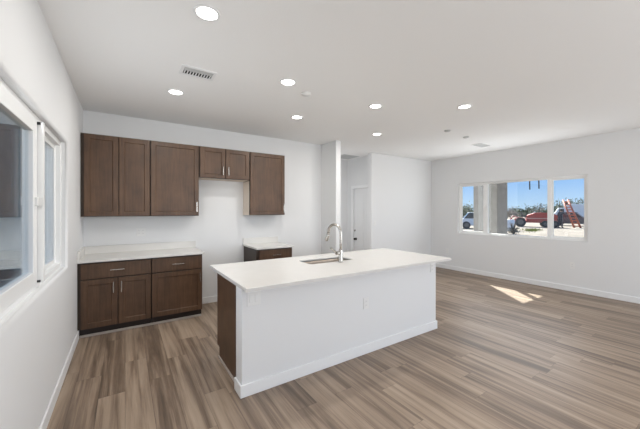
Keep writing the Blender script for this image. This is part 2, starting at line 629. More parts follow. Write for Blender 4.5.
# ------------------------------------------------------------------ hall door
d1 = thing('door_1', (HX, 5.44, 0), 'white panel door with dark knob at the end of the hall', 'door')
d1['kind'] = 'structure'
OD = d1.location.copy()
mb = MB(OD)
mb.box(HX - .018, HX + .0, DY1, DY1 + .07, 0, DZ + .07, .004)
mb.box(HX - .018, HX + .0, YB + .125, DY1, DZ, DZ + .07, .004)
mb.build('door_casing', M_trim, d1)
mb = MB(OD)
mb.box(HX + .03, HX + .07, YB + .13, DY1 - .004, .01, DZ - .004)
for za, zb in ((.25, .95), (1.08, 1.90)):
    for ya, yb in ((5.16, 5.40), (5.50, 5.74)):
        mb.box(HX + .024, HX + .032, ya, yb, za, zb, .004)
leaf = mb.build('door_leaf', M_door, d1)
MB(OD).cyl((HX + .031, 5.77, .77), (HX + .020, 5.77, .77), .032).cyl((HX + .022, 5.77, .77), (HX - .01, 5.77, .77), .012).cyl((HX - .01, 5.77, .77), (HX - .035, 5.77, .77), .024, .028).build('door_knob', M_bronze, leaf)
MB(OD).cyl((HX + .031, 5.815, .98), (HX + .010, 5.815, .98), .026, .022).build('deadbolt', M_nickel, leaf)

# ------------------------------------------------------------------ cabinets
def shaker(mb, x0, x1, z0, z1, yf, th=.02, fr=.058, rec=.009):
    """door slab facing -Y, front plane at yf, with a recessed flat centre panel"""
    bm = mb.bm
    c = .002

    def ring(dx, y):
        return [bm.verts.new(p) for p in ((x0 + dx, y, z0 + dx), (x1 - dx, y, z0 + dx), (x1 - dx, y, z1 - dx), (x0 + dx, y, z1 - dx))]
    rs = [ring(0, yf + th), ring(0, yf + c), ring(c, yf), ring(fr, yf), ring(fr + .007, yf + rec)]
    for A, B in zip(rs, rs[1:]):
        for i in range(4):
            bm.faces.new((A[i], A[(i + 1) % 4], B[(i + 1) % 4], B[i]))
    bm.faces.new(rs[0][::-1]); bm.faces.new(rs[-1])


def handle(off, parent, x, z, yf, L, vertical):
    h = L / 2
    mb = MB(off)
    yb = yf - .028
    if vertical:
        mb.box(x - .0055, x + .0055, yb - .005, yb + .005, z - h, z + h, .002)
        for s in (-1, 1):
            mb.cyl((x, yf + .001, z + s * (h - .016)), (x, yb, z + s * (h - .016)), .0045, n=10)
    else:
        mb.box(x - h, x + h, yb - .005, yb + .005, z - .0055, z + .0055, .002)
        for s in (-1, 1):
            mb.cyl((x + s * (h - .016), yf + .001, z), (x + s * (h - .016), yb, z), .0045, n=10)
    return mb.build('handle', M_nickel, parent)


def upper(label, x0, x1, z0, z1, doors, raw_left=False, raw_bottom=False):
    yf = YB - .33
    t = thing('upper_cabinet', ((x0 + x1) / 2, YB, z0), label, 'cabinet', 'upper cabinets on the back wall')
    off = t.location.copy()
    yc = yf + .0215
    MB(off).box(x0, x1, yc, YB - .001, z0, z1, .0015, 1).build('carcass', M_wood_shade, t)
    if raw_left:
        MB(off).box(x0 - .002, x0, yc + .019, YB - .001, z0, z0 + .56).build('side_panel', M_raw, t, 'pale unstained side panel')
    if raw_bottom:
        MB(off).box(x0 + .001, x1 - .001, yc + .019, YB - .001, z0 - .002, z0).build('bottom_panel', M_raw, t, 'pale unstained underside')
    for (a, b, hd) in doors:
        mb = MB(off); shaker(mb, a, b, z0 + .006, z1 - .006, yf)
        d = mb.build('door', M_wood, t)
        if hd:
            handle(off, d, hd[0], hd[1], yf, hd[2], True)
    return t


UT, UB = 2.456, 1.416
upper('tall brown wall cabinet with two plain doors against the left wall', XL + .002, .283, UB, UT,
      [(-.427, -.074, None), (-.066, .278, None)])
upper('wide single-door brown wall cabinet left of the range gap', .286, .915, UB, UT, [(.293, .909, (.880, 1.545, .15))])
upper('short brown wall cabinet bridging the range gap with two pulls', .918, 1.694, 1.985, UT,
      [(.928, 1.3, (1.262, 2.105, .13)), (1.308, 1.688, (1.346, 2.105, .13))], raw_bottom=True)
upper('brown wall cabinet at the right end of the row with pale side', 1.698, 2.334, UB, UT, [(1.706, 2.326, (2.300, 1.53, .15))], raw_left=True)


def base_cab(label, x0, x1, doors, drawer):
    yf = YB - .61
    t = thing('base_cabinet', ((x0 + x1) / 2, YB, 0), label, 'cabinet', 'base cabinets along the back wall')
    off = t.location.copy()
    yc = yf + .0215
    MB(off).box(x0, x1, yc, YB - .001, .105, .884, .0015, 1).build('carcass', M_wood_shade, t)
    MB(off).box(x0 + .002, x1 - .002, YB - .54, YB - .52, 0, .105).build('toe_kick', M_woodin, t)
    a, b, hx = drawer
    mb = MB(off).box(a, b, yf, yf + .02, .690, .868, .003, 2)
    d = mb.build('drawer', M_wood, t)
    handle(off, d, hx, .780, yf, .145, False)
    for (a, b, hx) in doors:
        mb = MB(off); shaker(mb, a, b, .112, .676, yf)
        d = mb.build('door', M_wood, t)
        handle(off, d, hx, .570, yf, .135, True)
    return t


base_cab('double-door brown base cabinet in the left corner under one wide drawer', XL + .002, .280,
         [(-.430, -.078, -.118), (-.070, .275, -.038)], (-.430, .275, -.078))
base_cab('brown base cabinet with one drawer over a single door, left of the range gap', .283, .905,
         [(.289, .899, .872)], (.289, .899, .594))
base_cab('small brown base cabinet right of the range gap, behind the island', 1.705, 2.330,
         [(1.745, 2.322, 2.29)], (1.745, 2.322, 2.030))
struct(MB().box(XL + T, .90, YB - .555, YB - .541, 0, .028, .003).build('trim_1', M_shoe))


def counter(label, x0, x1, side):
    t = thing('countertop', ((x0 + x1) / 2, YB, .884), label, 'countertop', 'white worktops along the back wall')
    off = t.location.copy()
    MB(off).box(x0, x1, YB - .635, YB - .0005, .8845, .914, .003, 2).build('slab', M_quartz, t)
    MB(off).box(x0, x1, YB - .021, YB - .0005, .914, 1.016, .002, 2).build('backsplash', M_quartz, t)
    if side:
        MB(off).box(x0, x0 + .02, YB - .632, YB - .021, .914, 1.016, .002, 2).build('side_splash', M_quartz, t)


counter('long white worktop with low backsplash in the left corner', XL + .001, .925, True)
counter('short white worktop with low backsplash behind the island', 1.690, 2.345, False)

# ------------------------------------------------------------------ island
IX0, IX1, IY0, IY1 = .775, 3.285, 2.309, 2.455
isl = thing('kitchen_island', (2.04, 2.7, 0), 'white-walled kitchen island with dark wood end panel', 'island')
OI = isl.location.copy()
MB(OI).box(IX0, IX1, IY0, IY1, 0, .884, .006, 3).build('half_wall', M_wall, isl)
mb = MB(OI)
mb.box(IX0 - T, IX1 + T, IY0 - T, IY0, 0, .10, .004)
mb.box(IX0 - T, IX0, IY0, IY1, 0, .10, .004)
mb.box(IX1, IX1 + T, IY0, IY1, 0, .10, .004)
mb.build('baseboard', M_trim, isl)
# end panel with toe notch
mb = MB(OI)
bm = mb.bm
px0, px1 = .800, .819
prof = [(IY1, 0.0), (3.07, 0.0), (3.07, .105), (3.15, .105), (3.15, .884), (IY1, .884)]
A = [bm.verts.new((px0, y, z)) for y, z in prof]
B = [bm.verts.new((px1, y, z)) for y, z in prof]
bm.faces.new(A); bm.faces.new(B[::-1])
for i in range(6):
    k_ = (i + 1) % 6
    bm.faces.new((A[i], B[i], B[k_], A[k_]))
mb.build('end_panel', M_wood, isl)
MB(OI).box(px0 - .012, px0, IY1, 3.07, 0, .022, .003).build('shoe_molding', M_shoe, isl)
MB(OI).box(px1, 1.50, IY1, 3.13, .105, .884).box(2.42, IX1 - .02, IY1, 3.13, .105, .884).box(1.50, 2.42, IY1, 3.13, .105, .64).build('carcass', M_wood, isl)
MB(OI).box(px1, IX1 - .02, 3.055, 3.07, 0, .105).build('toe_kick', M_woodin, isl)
for a, b in ((.825, 1.42), (1.425, 1.965), (1.97, 2.51), (2.515, 3.29)):
    mb = MB(OI)
    mb.box(a + .003, b - .003, 3.13, 3.15, .112, .872, .003)
    mb.build('door', M_wood, isl)

# island top with a rounded sink cut-out
CX0, CX1, CY0, CY1, ZT, ZB = 0.749, 3.33, 2.124, 3.255, .914, .885
HX0, HX1, HY0, HY1 = 1.665, 2.285, 2.700, 3.010


def rrect(x0, x1, y0, y1, r, n=6):
    pts = []
    for cx, cy, a in ((x1 - r, y1 - r, 0), (x0 + r, y1 - r, 90), (x0 + r, y0 + r, 180), (x1 - r, y0 + r, 270)):
        for i in range(n + 1):
            t_ = math.radians(a + 90 * i / n)
            pts.append((cx + r * math.cos(t_), cy + r * math.sin(t_)))
    return pts


def slab_with_hole(off):
    mb = MB(off)
    bm = mb.bm
    hole = rrect(HX0, HX1, HY0, HY1, .035)
    n = len(hole)
    c = .003

    def outer_pt(i):
        # matching points on the outline, walking the same way round
        q, j = divmod(i, 7)
        cs = [(CX1, CY1), (CX0, CY1), (CX0, CY0), (CX1, CY0)]
        return cs[q]
    H_top = [bm.verts.new((x, y, ZT)) for x, y in hole]
    H_bot = [bm.verts.new((x, y, ZB)) for x, y in hole]
    cs = [(CX1, CY1), (CX0, CY1), (CX0, CY0), (CX1, CY0)]
    sg = [(1, 1), (-1, 1), (-1, -1), (1, -1)]
    O_top = [bm.verts.new((x - sx * c, y - sy * c, ZT)) for (x, y), (sx, sy) in zip(cs, sg)]
    O_mid = [bm.verts.new((x, y, ZT - c)) for x, y in cs]
    O_bot = [bm.verts.new((x, y, ZB)) for x, y in cs]
    for Hh, O in ((H_top, O_top), (H_bot, O_bot)):
        for q in range(4):
            arc = [Hh[q * 7 + j] for j in range(7)]
            for j in range(6):
                bm.faces.new((O[q], arc[j], arc[j + 1]))
            nx = (q + 1) % 4
            bm.faces.new((O[q], arc[6], Hh[nx * 7], O[nx]))
    for i in range(n):
        k2 = (i + 1) % n
        f = bm.faces.new((H_top[i], H_top[k2], H_bot[k2], H_bot[i])); f.smooth = True
    for P, Q in ((O_top, O_mid), (O_mid, O_bot)):
        for q in range(4):
            nx = (q + 1) % 4
            bm.faces.new((P[q], P[nx], Q[nx], Q[q]))
    return mb


it = slab_with_hole((2.04, 2.7, .885)).build('island_countertop', M_quartz)
tag(it, 'big white quartz island worktop overhanging the white half wall', 'countertop')

# undermount sink
sk = thing('sink', (1.975, 2.855, .70), 'undermount stainless steel sink set in the island worktop', 'sink')
OS = sk.location.copy()
mb = MB(OS)
bm = mb.bm
rings = []
for (ins, z) in ((-.018, .884), (-.002, .884), (0.002, .86), (.006, .72), (.03, .695), (.12, .690)):
    rings.append([bm.verts.new((x, y, z)) for x, y in rrect(HX0 + ins, HX1 - ins, HY0 + ins, HY1 - ins, max(.02, .037 - ins * .1 if ins < .1 else .02))])
for (ins, z) in ((.12, .684), (.022, .688), (-.004, .718), (-.010, .876), (-.018, .880)):
    rings.append([bm.verts.new((x, y, z)) for x, y in rrect(HX0 + ins, HX1 - ins, HY0 + ins, HY1 - ins, max(.02, .037 - ins * .1 if ins < .1 else .02))])
n = len(rings[0])
for A, B in zip(rings, rings[1:]):
    if A is rings[5]:
        continue
    for i in range(n):
        f = bm.faces.new((A[i], A[(i + 1) % n], B[(i + 1) % n], B[i])); f.smooth = True
bm.faces.new(rings[5]); bm.faces.new(rings[6][::-1])
mb.build('basin', M_steel, sk)
MB(OS).lathe((1.975, 2.855, .6905), [(0, .004), (.028, .003), (.034, .005), (.042, .004), (.044, 0), (0, 0)]).build('drain', M_nickel, sk)

# gooseneck tap
fc = thing('faucet', (2.025, 2.640, .914), 'brushed nickel gooseneck faucet standing at the island sink', 'faucet')
OF = fc.location.copy()
fx, fy = 2.025, 2.640
MB(OF).lathe((fx, fy, .914), [(0, 0), (.030, 0), (.031, .006), (.027, .012), (.024, .03), (.024, .135), (.020, .145), (.014, .15), (0, .13)]).build('base', M_nickel, fc)
pts = [(fx, fy, 1.03), (fx, fy, 1.12), (fx, fy, 1.235)]
R_ = .098
sxd, syd = -.18, .984        # the spout swings slightly to the left
for i in range(1, 15):
    a = math.pi * i / 14 * 1.02
    k_ = R_ * (1 - math.cos(a))
    pts.append((fx + sxd * k_, fy + syd * k_, 1.235 + R_ * math.sin(a)))
MB(OF).tube(pts, .0150, 14).build('neck', M_nickel, fc)
ex_, ey_, ez_ = pts[-1]
MB(OF).tube([(ex_, ey_, ez_ + .004), (ex_ - .001, ey_ + .002, ez_ - .03), (ex_ - .012, ey_ + .024, ez_ - .078), (ex_ - .013, ey_ + .027, ez_ - .088)], [.017, .021, .025, .022], 14).build('spray_head', M_nickel, fc)
mb = MB(OF)
mb.cyl((fx, fy, 1.018), (fx - .066, fy, 1.018), .021)
lv = mb.tube([(fx - .058, fy, 1.022), (fx - .080, fy - .003, 1.036), (fx - .12, fy - .008, 1.066), (fx - .145, fy - .010, 1.080)], [.012, .0105, .0095, .009], 10).build('lever', M_nickel, fc)

# ------------------------------------------------------------------ outlets and switches
def outlet(name, label, loc, normal, w=.072, h=.116, gangs=1, switch=False, cat='outlet', group='white wall outlets'):
    """plate centred on the origin facing local -Y, then turned to the wall normal"""
    t = thing(name, loc, label, cat, group)
    MB().box(-w / 2, w / 2, -.006, 0, -h / 2, h / 2, .002, 2).build('cover_plate', M_plate, t)
    for g in range(gangs):
        cx = (g - (gangs - 1) / 2) * .046
        if switch:
            MB().box(cx - .016, cx + .016, -.010, -.005, -.033, .033, .002).build('rocker', M_plate, t)
        else:
            for s in (-1, 1):
                r = MB().box(cx - .017, cx + .017, -.0085, -.005, s * .021 - .015, s * .021 + .015, .003).build('receptacle', M_face, t)
                MB().box(cx - .008, cx - .005, -.0092, -.008, s * .021 - .003, s * .021 + .006).box(cx + .005, cx + .008, -.0092, -.008, s * .021 - .003, s * .021 + .006).build('slot', M_slot, r)
    t.rotation_euler = (0, 0, {'-y': 0, '-x': -math.pi / 2, '+x': math.pi / 2}[normal])
    return t


outlet('light_switch', 'double white switch plate on the island half wall nearest the dark end panel', (.876, IY0 - .001, .780), '-y', .115, .118, 2, switch=True, cat='switch', group=None)
outlet('wall_outlet', 'white outlet under the right end of the island worktop', (3.205, IY0, .780), '-y')
outlet('wall_outlet', 'white outlet in the middle of the white island half wall', (2.10, IY0, .525), '-y')
outlet('wall_outlet', 'double white outlet on the back wall above the long worktop', (.19, YB, 1.185), '-y', .115, .118, 2)
outlet('wall_outlet', 'white outlet low on the right wall below the wide window', (XR, 1.97, .48), '-x')
outlet('wall_outlet', 'white outlet low on the right wall behind the island corner', (XR, 4.50, .46), '-x')
outlet('light_switch', 'white light switch on the back wall beside the hall opening', (4.80, YB, 1.205), '-y', switch=True, cat='switch', group=None)

# ------------------------------------------------------------------ ceiling fittings
def downlight(label, x, y):
    t = thing('recessed_light', (x, y, CH), label, 'ceiling light', 'recessed ceiling lights')
    MB().lathe((0, 0, 0), [(.066, -.002), (.070, -.008), (.084, -.006), (.087, 0), (.066, 0), (.066, -.002)], 32).build('trim_ring', M_trim, t)
    MB().lathe((0, 0, 0), [(0, -.005), (.060, -.005), (.067, -.003), (.067, 0), (0, 0)], 32).build('lens', M_lens, t)
    return t


DL = [('lit recessed ceiling light nearest the camera, beside the left wall', .458, 2.069),
      ('lit recessed ceiling light beyond the vent, over the left base cabinets', .472, 3.642),
      ('lit recessed ceiling light over the left half of the island', 1.401, 2.721),
      ('lit recessed ceiling light in front of the rightmost wall cabinet', 2.033, 3.670),
      ('lit recessed ceiling light over the right half of the island', 2.650, 2.734),
      ('lit recessed ceiling light in front of the hall opening', 3.643, 3.722),
      ('lit recessed ceiling light farthest right, over the open floor', 3.610, 2.122)]
dl0 = None
for lab, x, y in DL:
    if dl0 is None:
        dl0 = downlight(lab, x, y)
    else:
        copy_thing(dl0, (x, y, CH), lab)
    ld = bpy.data.lights.new('downlight_beam', 'AREA')
    ld.shape = 'DISK'; ld.size = .12; ld.energy = 9; ld.color = (1.0, .97, .92)
    lo = bpy.data.objects.new('downlight_beam', ld)
    COL.objects.link(lo)
    lo.location = (x, y, CH - .012)


def register(label, x, y, sx, sy, nsl, rotz, m_frame, m_blade, teeth=0):
    t = thing('ceiling_vent', (x, y, CH), label, 'vent', 'ceiling air vents')
    t.rotation_euler = (0, 0, rotz)
    f = .028
    mb = MB()
    mb.box(-sx / 2 - f, sx / 2 + f, -sy / 2 - f, -sy / 2, -.008, 0, .002)
    mb.box(-sx / 2 - f, sx / 2 + f, sy / 2, sy / 2 + f, -.008, 0, .002)
    mb.box(-sx / 2 - f, -sx / 2, -sy / 2, sy / 2, -.008, 0, .002)
    mb.box(sx / 2, sx / 2 + f, -sy / 2, sy / 2, -.008, 0, .002)
    mb.build('frame', m_frame, t)
    MB().box(-sx / 2, sx / 2, -sy / 2, sy / 2, -.0015, 0).build('duct_shade_plate', M_duct, t)  # flat dark plate paints the shade inside the duct
    for i in range(nsl):
        yy = -sy / 2 + (i + .5) * sy / nsl
        b = MB()
        bm = b.bm
        hw, dz = sy / nsl * .36, .010
        pr_ = [(-hw, -.003), (hw, -.003 - dz), (hw, -.0045 - dz), (-hw, -.0045)]
        A = [bm.verts.new((-sx / 2, yy + q, z)) for q, z in pr_]
        B = [bm.verts.new((sx / 2, yy + q, z)) for q, z in pr_]
        bm.faces.new(A); bm.faces.new(B[::-1])
        for k2 in range(4):
            bm.faces.new((A[k2], A[(k2 + 1) % 4], B[(k2 + 1) % 4], B[k2]))
        b.build('louver', m_blade, t)
    for i in range(teeth):
        xx = -sx / 2 + (i + .5) * sx / teeth
        MB().box(xx - .0045, xx + .0045, sy * .02, sy / 2, -.010, -.002).build('fin', M_trim, t)
    return t


register('white ceiling vent with a flat grey damper near the left wall', .586, 3.015, .255, .150, 0, 0, M_trim, M_grey)
v = C.objects['ceiling_vent']
MB().box(-.127, .127, -.074, -.008, -.009, -.002, .001).build('damper', M_grey, v, 'flat grey damper blade')
for i in range(10):
    xx = -.127 + (i + .5) * .0254
    MB().box(xx - .0045, xx + .0045, -.008, .074, -.006, -.002).build('fin', M_trim, v)
register('white louvered ceiling vent near the right wall', 6.03, 3.18, .34, .17, 6, 0, M_trim, M_grey)
register('grey ceiling return vent inside the hall', 4.55, 5.72, .42, .40, 12, 0, M_grey, M_grey)

MB((1.71, 2.876, CH)).lathe((1.71, 2.876, CH), [(0, -.022), (.038, -.021), (.050, -.014), (.054, 0), (0, 0)]).build('smoke_detector', M_plate)
tag(C.objects['smoke_detector'], 'round white ceiling disc between the lights over the island', 'detector')
for (x, y, lab) in ((4.459, 2.915, 'small grey round ceiling cap farther from the right vent'), (5.133, 2.989, 'small grey round ceiling cap next to the right vent')):
    o = MB((x, y, CH)).lathe((x, y, CH), [(0, -.018), (.040, -.017), (.048, -.010), (.050, 0), (0, 0)]).build('sprinkler_cap', M_disc)
    tag(o, lab, 'ceiling cap', 'small ceiling caps')

# ------------------------------------------------------------------ outside the right window
F_, YAW, HZ = 294.862, math.radians(33.446), 210.4
SN, CS = math.sin(YAW), math.cos(YAW)
GZ = -0.16


def spot(u, d):
    """ground point seen in column u at depth d from the room's viewpoint"""
    k2 = (u - 320) / F_
    return Vector((d * (SN + k2 * CS), d * (CS - k2 * SN), GZ))


M_red = mat('red_machine_paint', (0.50, 0.055, 0.035), 0.45, noise=(3, 0.15))
M_orange = mat('orange_ladder_paint', (0.55, 0.13, 0.055), 0.5)
M_tyre = mat('tyre_rubber', (0.03, 0.03, 0.033), 0.8)
M_rim = mat('wheel_rim', (0.14, 0.13, 0.12), 0.5, metal=0.3)
M_white = mat('white_car_paint', (0.75, 0.76, 0.77), 0.3)
M_dark = mat('dark_car_paint', (0.06, 0.065, 0.075), 0.3)
M_cglass = mat('car_glass', (0.03, 0.04, 0.05), 0.1)
M_bark = mat('bark', (0.13, 0.10, 0.075), 0.9, noise=(6, 0.3))
M_leafA = mat('olive_leaves', (0.11, 0.13, 0.055), 0.8, noise=(1.5, 0.35))
M_leafB = mat('dark_leaves', (0.06, 0.085, 0.04), 0.8, noise=(1.5, 0.35))
M_leafC = mat('dry_twigs', (0.22, 0.17, 0.125), 0.9, noise=(2, 0.3))
M_navy = mat('navy_cloth', (0.022, 0.027, 0.045), 0.9)
M_skin = mat('skin', (0.50, 0.31, 0.22), 0.6)
M_hair = mat('dark_hair', (0.02, 0.015, 0.012), 0.7)
M_hazewhite = mat('pale_shed_metal', (0.62, 0.62, 0.60), 0.7)


def tree(name, label, u, d, h, rad, m_leaf, nleaf, ls, seed, trunk_frac=.25, flat=.8):
    rnd = random.Random(seed)
    p = spot(u, d)
    t = thing(name, p, label, 'tree', 'trees on the horizon')
    mb = MB()
    tops = []
    mb.tube([(0, 0, -.1), (rnd.uniform(-.1, .1), rnd.uniform(-.1, .1), h * trunk_frac), (rnd.uniform(-.2, .2), rnd.uniform(-.2, .2), h * .6)], [.05 * h * .5, .04 * h * .5, .02 * h * .5], 7)
    for i in range(9):
        a = rnd.uniform(0, 2 * math.pi)
        r = rad * rnd.uniform(.4, .95)
        z = h * rnd.uniform(.45, .95)
        e_ = Vector((r * math.cos(a), r * math.sin(a), z))
        mb.tube([(0, 0, h * trunk_frac * rnd.uniform(.6, 1.2)), e_ * .55 + Vector((0, 0, h * .12)), e_], [.02 * h * .4, .014 * h * .4, .006 * h * .4], 5)
        tops.append(e_)
    mb.build('trunk', M_bark, t)
    mb = MB()
    bm = mb.bm
    for i in range(nleaf):
        c = rnd.choice(tops)
        v_ = Vector((rnd.gauss(0, 1), rnd.gauss(0, 1), rnd.gauss(0, flat))) * rad * .30
        q = c + v_
        q.z = max(h * .12, q.z - .1 * h)
        a = Vector((rnd.uniform(-1, 1), rnd.uniform(-1, 1), rnd.uniform(-1, 1))).normalized()
        b = a.orthogonal().normalized()
        s = ls * rnd.uniform(.6, 1.4)
        bm.faces.new([bm.verts.new(q + a * s), bm.verts.new(q + b * s * .5), bm.verts.new(q - a * s), bm.verts.new(q - b * s * .5)])
    mb.build('foliage', m_leaf, t)
    return t


TR = [('broad olive tree seen left of the porch column', 463.0, 60, 2.7, 1.6, M_leafA, 900, .20),
      ('rounded olive tree half hidden by the porch column', 470, 72, 3.0, 2.2, M_leafA, 900, .22),
      ('low dry brown tree just right of the porch column', 510.5, 56, 1.7, 1.2, M_leafC, 600, .14),
      ('dry brown tree above the dark shrub', 516, 78, 2.2, 1.5, M_leafC, 600, .16),
      ('dark green tree above the red tractor nose', 525.5, 60, 1.9, 1.6, M_leafB, 800, .18),
      ('dark green tree above the red tractor hood', 533, 67, 2.1, 1.8, M_leafB, 800, .18),
      ('thin bare tree behind the tractor seat', 540, 57, 3.3, 1.2, M_leafC, 160, .12),
      ('dark tree beside the right window post', 547, 75, 2.2, 1.7, M_leafB, 700, .20),
      ('leafy tree behind the person in dark clothes', 557, 49, 2.8, 1.2, M_leafB, 600, .15),
      ('tall grey-green tree behind the top of the orange ladder', 564.5, 60, 4.2, 1.5, M_leafB, 450, .15),
      ('open-crowned tree right of the orange ladder', 574, 53, 4.0, 1.3, M_leafB, 380, .14),
      ('tall tree at the right edge of the wide window', 584, 60, 4.8, 1.5, M_leafB, 450, .15)]
for i, (lab, u, d, h, r, lm, nl, ls) in enumerate(TR):
    tree('desert_tree', lab, u, d, h, r, lm, nl, ls, 100 + i)


def wheel(parent, off, c, axis, r, w):
    a = Vector(axis).normalized()
    c = Vector(c)
    W_ = MB(off).cyl(c - a * w / 2, c + a * w / 2, r, n=22).build('wheel', M_tyre, parent)
    MB(off).cyl(c - a * (w / 2 + .012), c + a * (w / 2 + .012), r * .55, n=18).build('rim', M_rim, W_)


def frame_at(p, face=None):
    """empty rotated so that local +X runs to the right as seen from the room"""
    return -YAW - math.atan2(0, 1)


def outside_thing(name, u, d, label, cat, turn=0.0, group=None):
    t = thing(name, spot(u, d), label, cat, group)
    p = t.location
    ang = math.atan2(p.y, p.x) - math.pi / 2 + turn
    t.rotation_euler = (0, 0, ang)
    return t


def prism_x(mb, prof, y0, y1):
    """extrude an (x, z) outline from y0 to y1"""
    bm = mb.bm
    A = [bm.verts.new((x, y0, z)) for x, z in prof]
    B = [bm.verts.new((x, y1, z)) for x, z in prof]
    bm.faces.new(A); bm.faces.new(B[::-1])
    for i in range(len(prof)):
        k2 = (i + 1) % len(prof)
        bm.faces.new((A[i], A[k2], B[k2], B[i]))
    return mb


# red tractor
tr = outside_thing('tractor', 537.5, 29.5, 'red tractor with dark tyres parked on the sand outside the wide window', 'tractor', 0.12)
mb = MB()
prism_x(mb, [(-1.05, .62), (.95, .62), (1.65, .70), (1.72, 1.25), (1.05, 1.46), (.35, 1.52), (-.35, 1.46), (-1.0, 1.20)], -.45, .45)
mb.build('hood', M_red, tr)
MB().box(-1.9, 1.75, -.38, .38, .45, .66, .02).build('chassis', M_red, tr)
MB().box(-1.0, 1.0, -.47, -.44, .86, .93).build('stripe', mat('pale_stripe', (.75, .45, .36), .5), tr)
mb = MB()
for s in (-1, 1):
    prism_x(mb, [(-2.15, .55), (-1.15, .55), (-1.2, .85), (-1.4, 1.0), (-1.9, 1.0), (-2.1, .85)], s * .62 - .14, s * .62 + .14)
mb.build('fender', mat('faded_red', (.36, .09, .065), .6), tr)
mb = MB()
mb.tube([(-1.5, -.3, .9), (-2.3, -.2, 1.15), (-2.75, -.2, .35)], .07, 8)
mb.tube([(-1.5, .3, .9), (-2.3, .2, 1.15), (-2.75, .2, .35)], .07, 8)
mb.box(-2.9, -2.6, -.6, .6, .1, .42, .03)
mb.build('loader_arm', C.objects['fender'].data.materials[0], tr)
for s in (-1, 1):
    wheel(tr, (0, 0, 0), (-1.62, s * .62, .50), (0, 1, 0), .50, .30)
    wheel(tr, (0, 0, 0), (.62, s * .60, .34), (0, 1, 0), .34, .24)
    wheel(tr, (0, 0, 0), (1.45, s * .60, .34), (0, 1, 0), .34, .24)
MB().box(-1.45, -.95, -.25, .25, 1.06, 1.22, .03).box(-1.52, -1.40, -.25, .25, 1.15, 1.50, .03).build('seat', M_black, tr)
MB().tube([(-.15, 0, 1.2), (-.32, 0, 1.45)], .02, 6).cyl((-.31, 0, 1.44), (-.34, 0, 1.475), .17, n=16).build('steering_wheel', M_black, tr)


tr.scale = (.9, .9, .95)


# cars
def car(name, label, u, d, m, turn, L=4.3, boxy=False):
    t = outside_thing(name, u, d, label, 'car', turn, None)
    h = L / 2
    mb = MB()
    low = [(-h, .28), (h, .28), (h, .72), (h - .25, .86), (h * .42, .92), (-h * .72, .92), (-h + .05, .84)]
    prism_x(mb, low, -.86, .86)
    bmesh.ops.bevel(mb.bm, geom=mb.bm.edges[:], offset=.05, segments=2, affect='EDGES', clamp_overlap=True)
    mb.build('body', m, t)
    cab = [(-h * .72, .90), (h * .40, .90), (h * .12, 1.42), (-h * .52, 1.44)]
    prism_x(MB(), cab, -.74, .74).build('windows', M_cglass, t)
    MB().box(-h * .54, h * .13, -.70, .70, 1.41, 1.47, .02).build('roof', m, t)
    for sx_ in (-h * .62, h * .62):
        for s in (-1, 1):
            wheel(t, (0, 0, 0), (sx_, s * .80, .33), (0, 1, 0), .33, .22)
    return t


car('car', 'white car half hidden behind the left side of the porch column', 482, 27, M_white, 0.1)
vn = outside_thing('box_truck', 581, 38, 'white box truck parked behind the orange ladder', 'truck', 0.1)
MB().box(-1.5, 1.9, -1.0, 1.0, .75, 2.45, .04).build('cargo_box', M_white, vn)
mb = MB()
prism_x(mb, [(-2.9, .45), (-1.55, .45), (-1.55, 2.0), (-2.25, 2.0), (-2.65, 1.35), (-2.95, 1.2)], -.95, .95)
mb.build('cab', M_white, vn)
MB().box(-2.25, -1.75, -.965, -.94, 1.35, 1.85, .01).build('window', M_cglass, vn)
MB().box(-1.6, 1.9, -.7, .7, .5, .76, .02).build('chassis', M_black, vn)
for sx_ in (-2.2, 1.1):
    for s in (-1, 1):
        wheel(vn, (0, 0, 0), (sx_, s * .85, .42), (0, 1, 0), .42, .26)
car('car', 'dark car low behind the foot of the orange ladder', 574, 31.8, M_dark, -0.1, 4.0)

# leaning ladder
ld_ = outside_thing('ladder', 572, 28.2, 'orange ladder leaning outside beside the person in dark clothes', 'ladder')
mb_l = []
top = Vector((-.50, .9, 2.70)); foot = Vector((.40, -.1, 0.0))
wv = Vector((.22, .06, 0)).normalized() * .24
for s in (-1, 1):
    MB().tube([foot + wv * s, top + wv * s * .8], .08, 8).build('rail', M_orange, ld_)
for i in range(10):
    p = foot.lerp(top, (i + .6) / 10.4)
    MB().tube([p - wv, p + wv], .06, 6).build('rung', M_orange, ld_)

# person standing by the ladder, seen from behind
pe = outside_thing('person', 560.5, 27.6, 'person in dark clothes standing by the orange ladder outside', 'person')


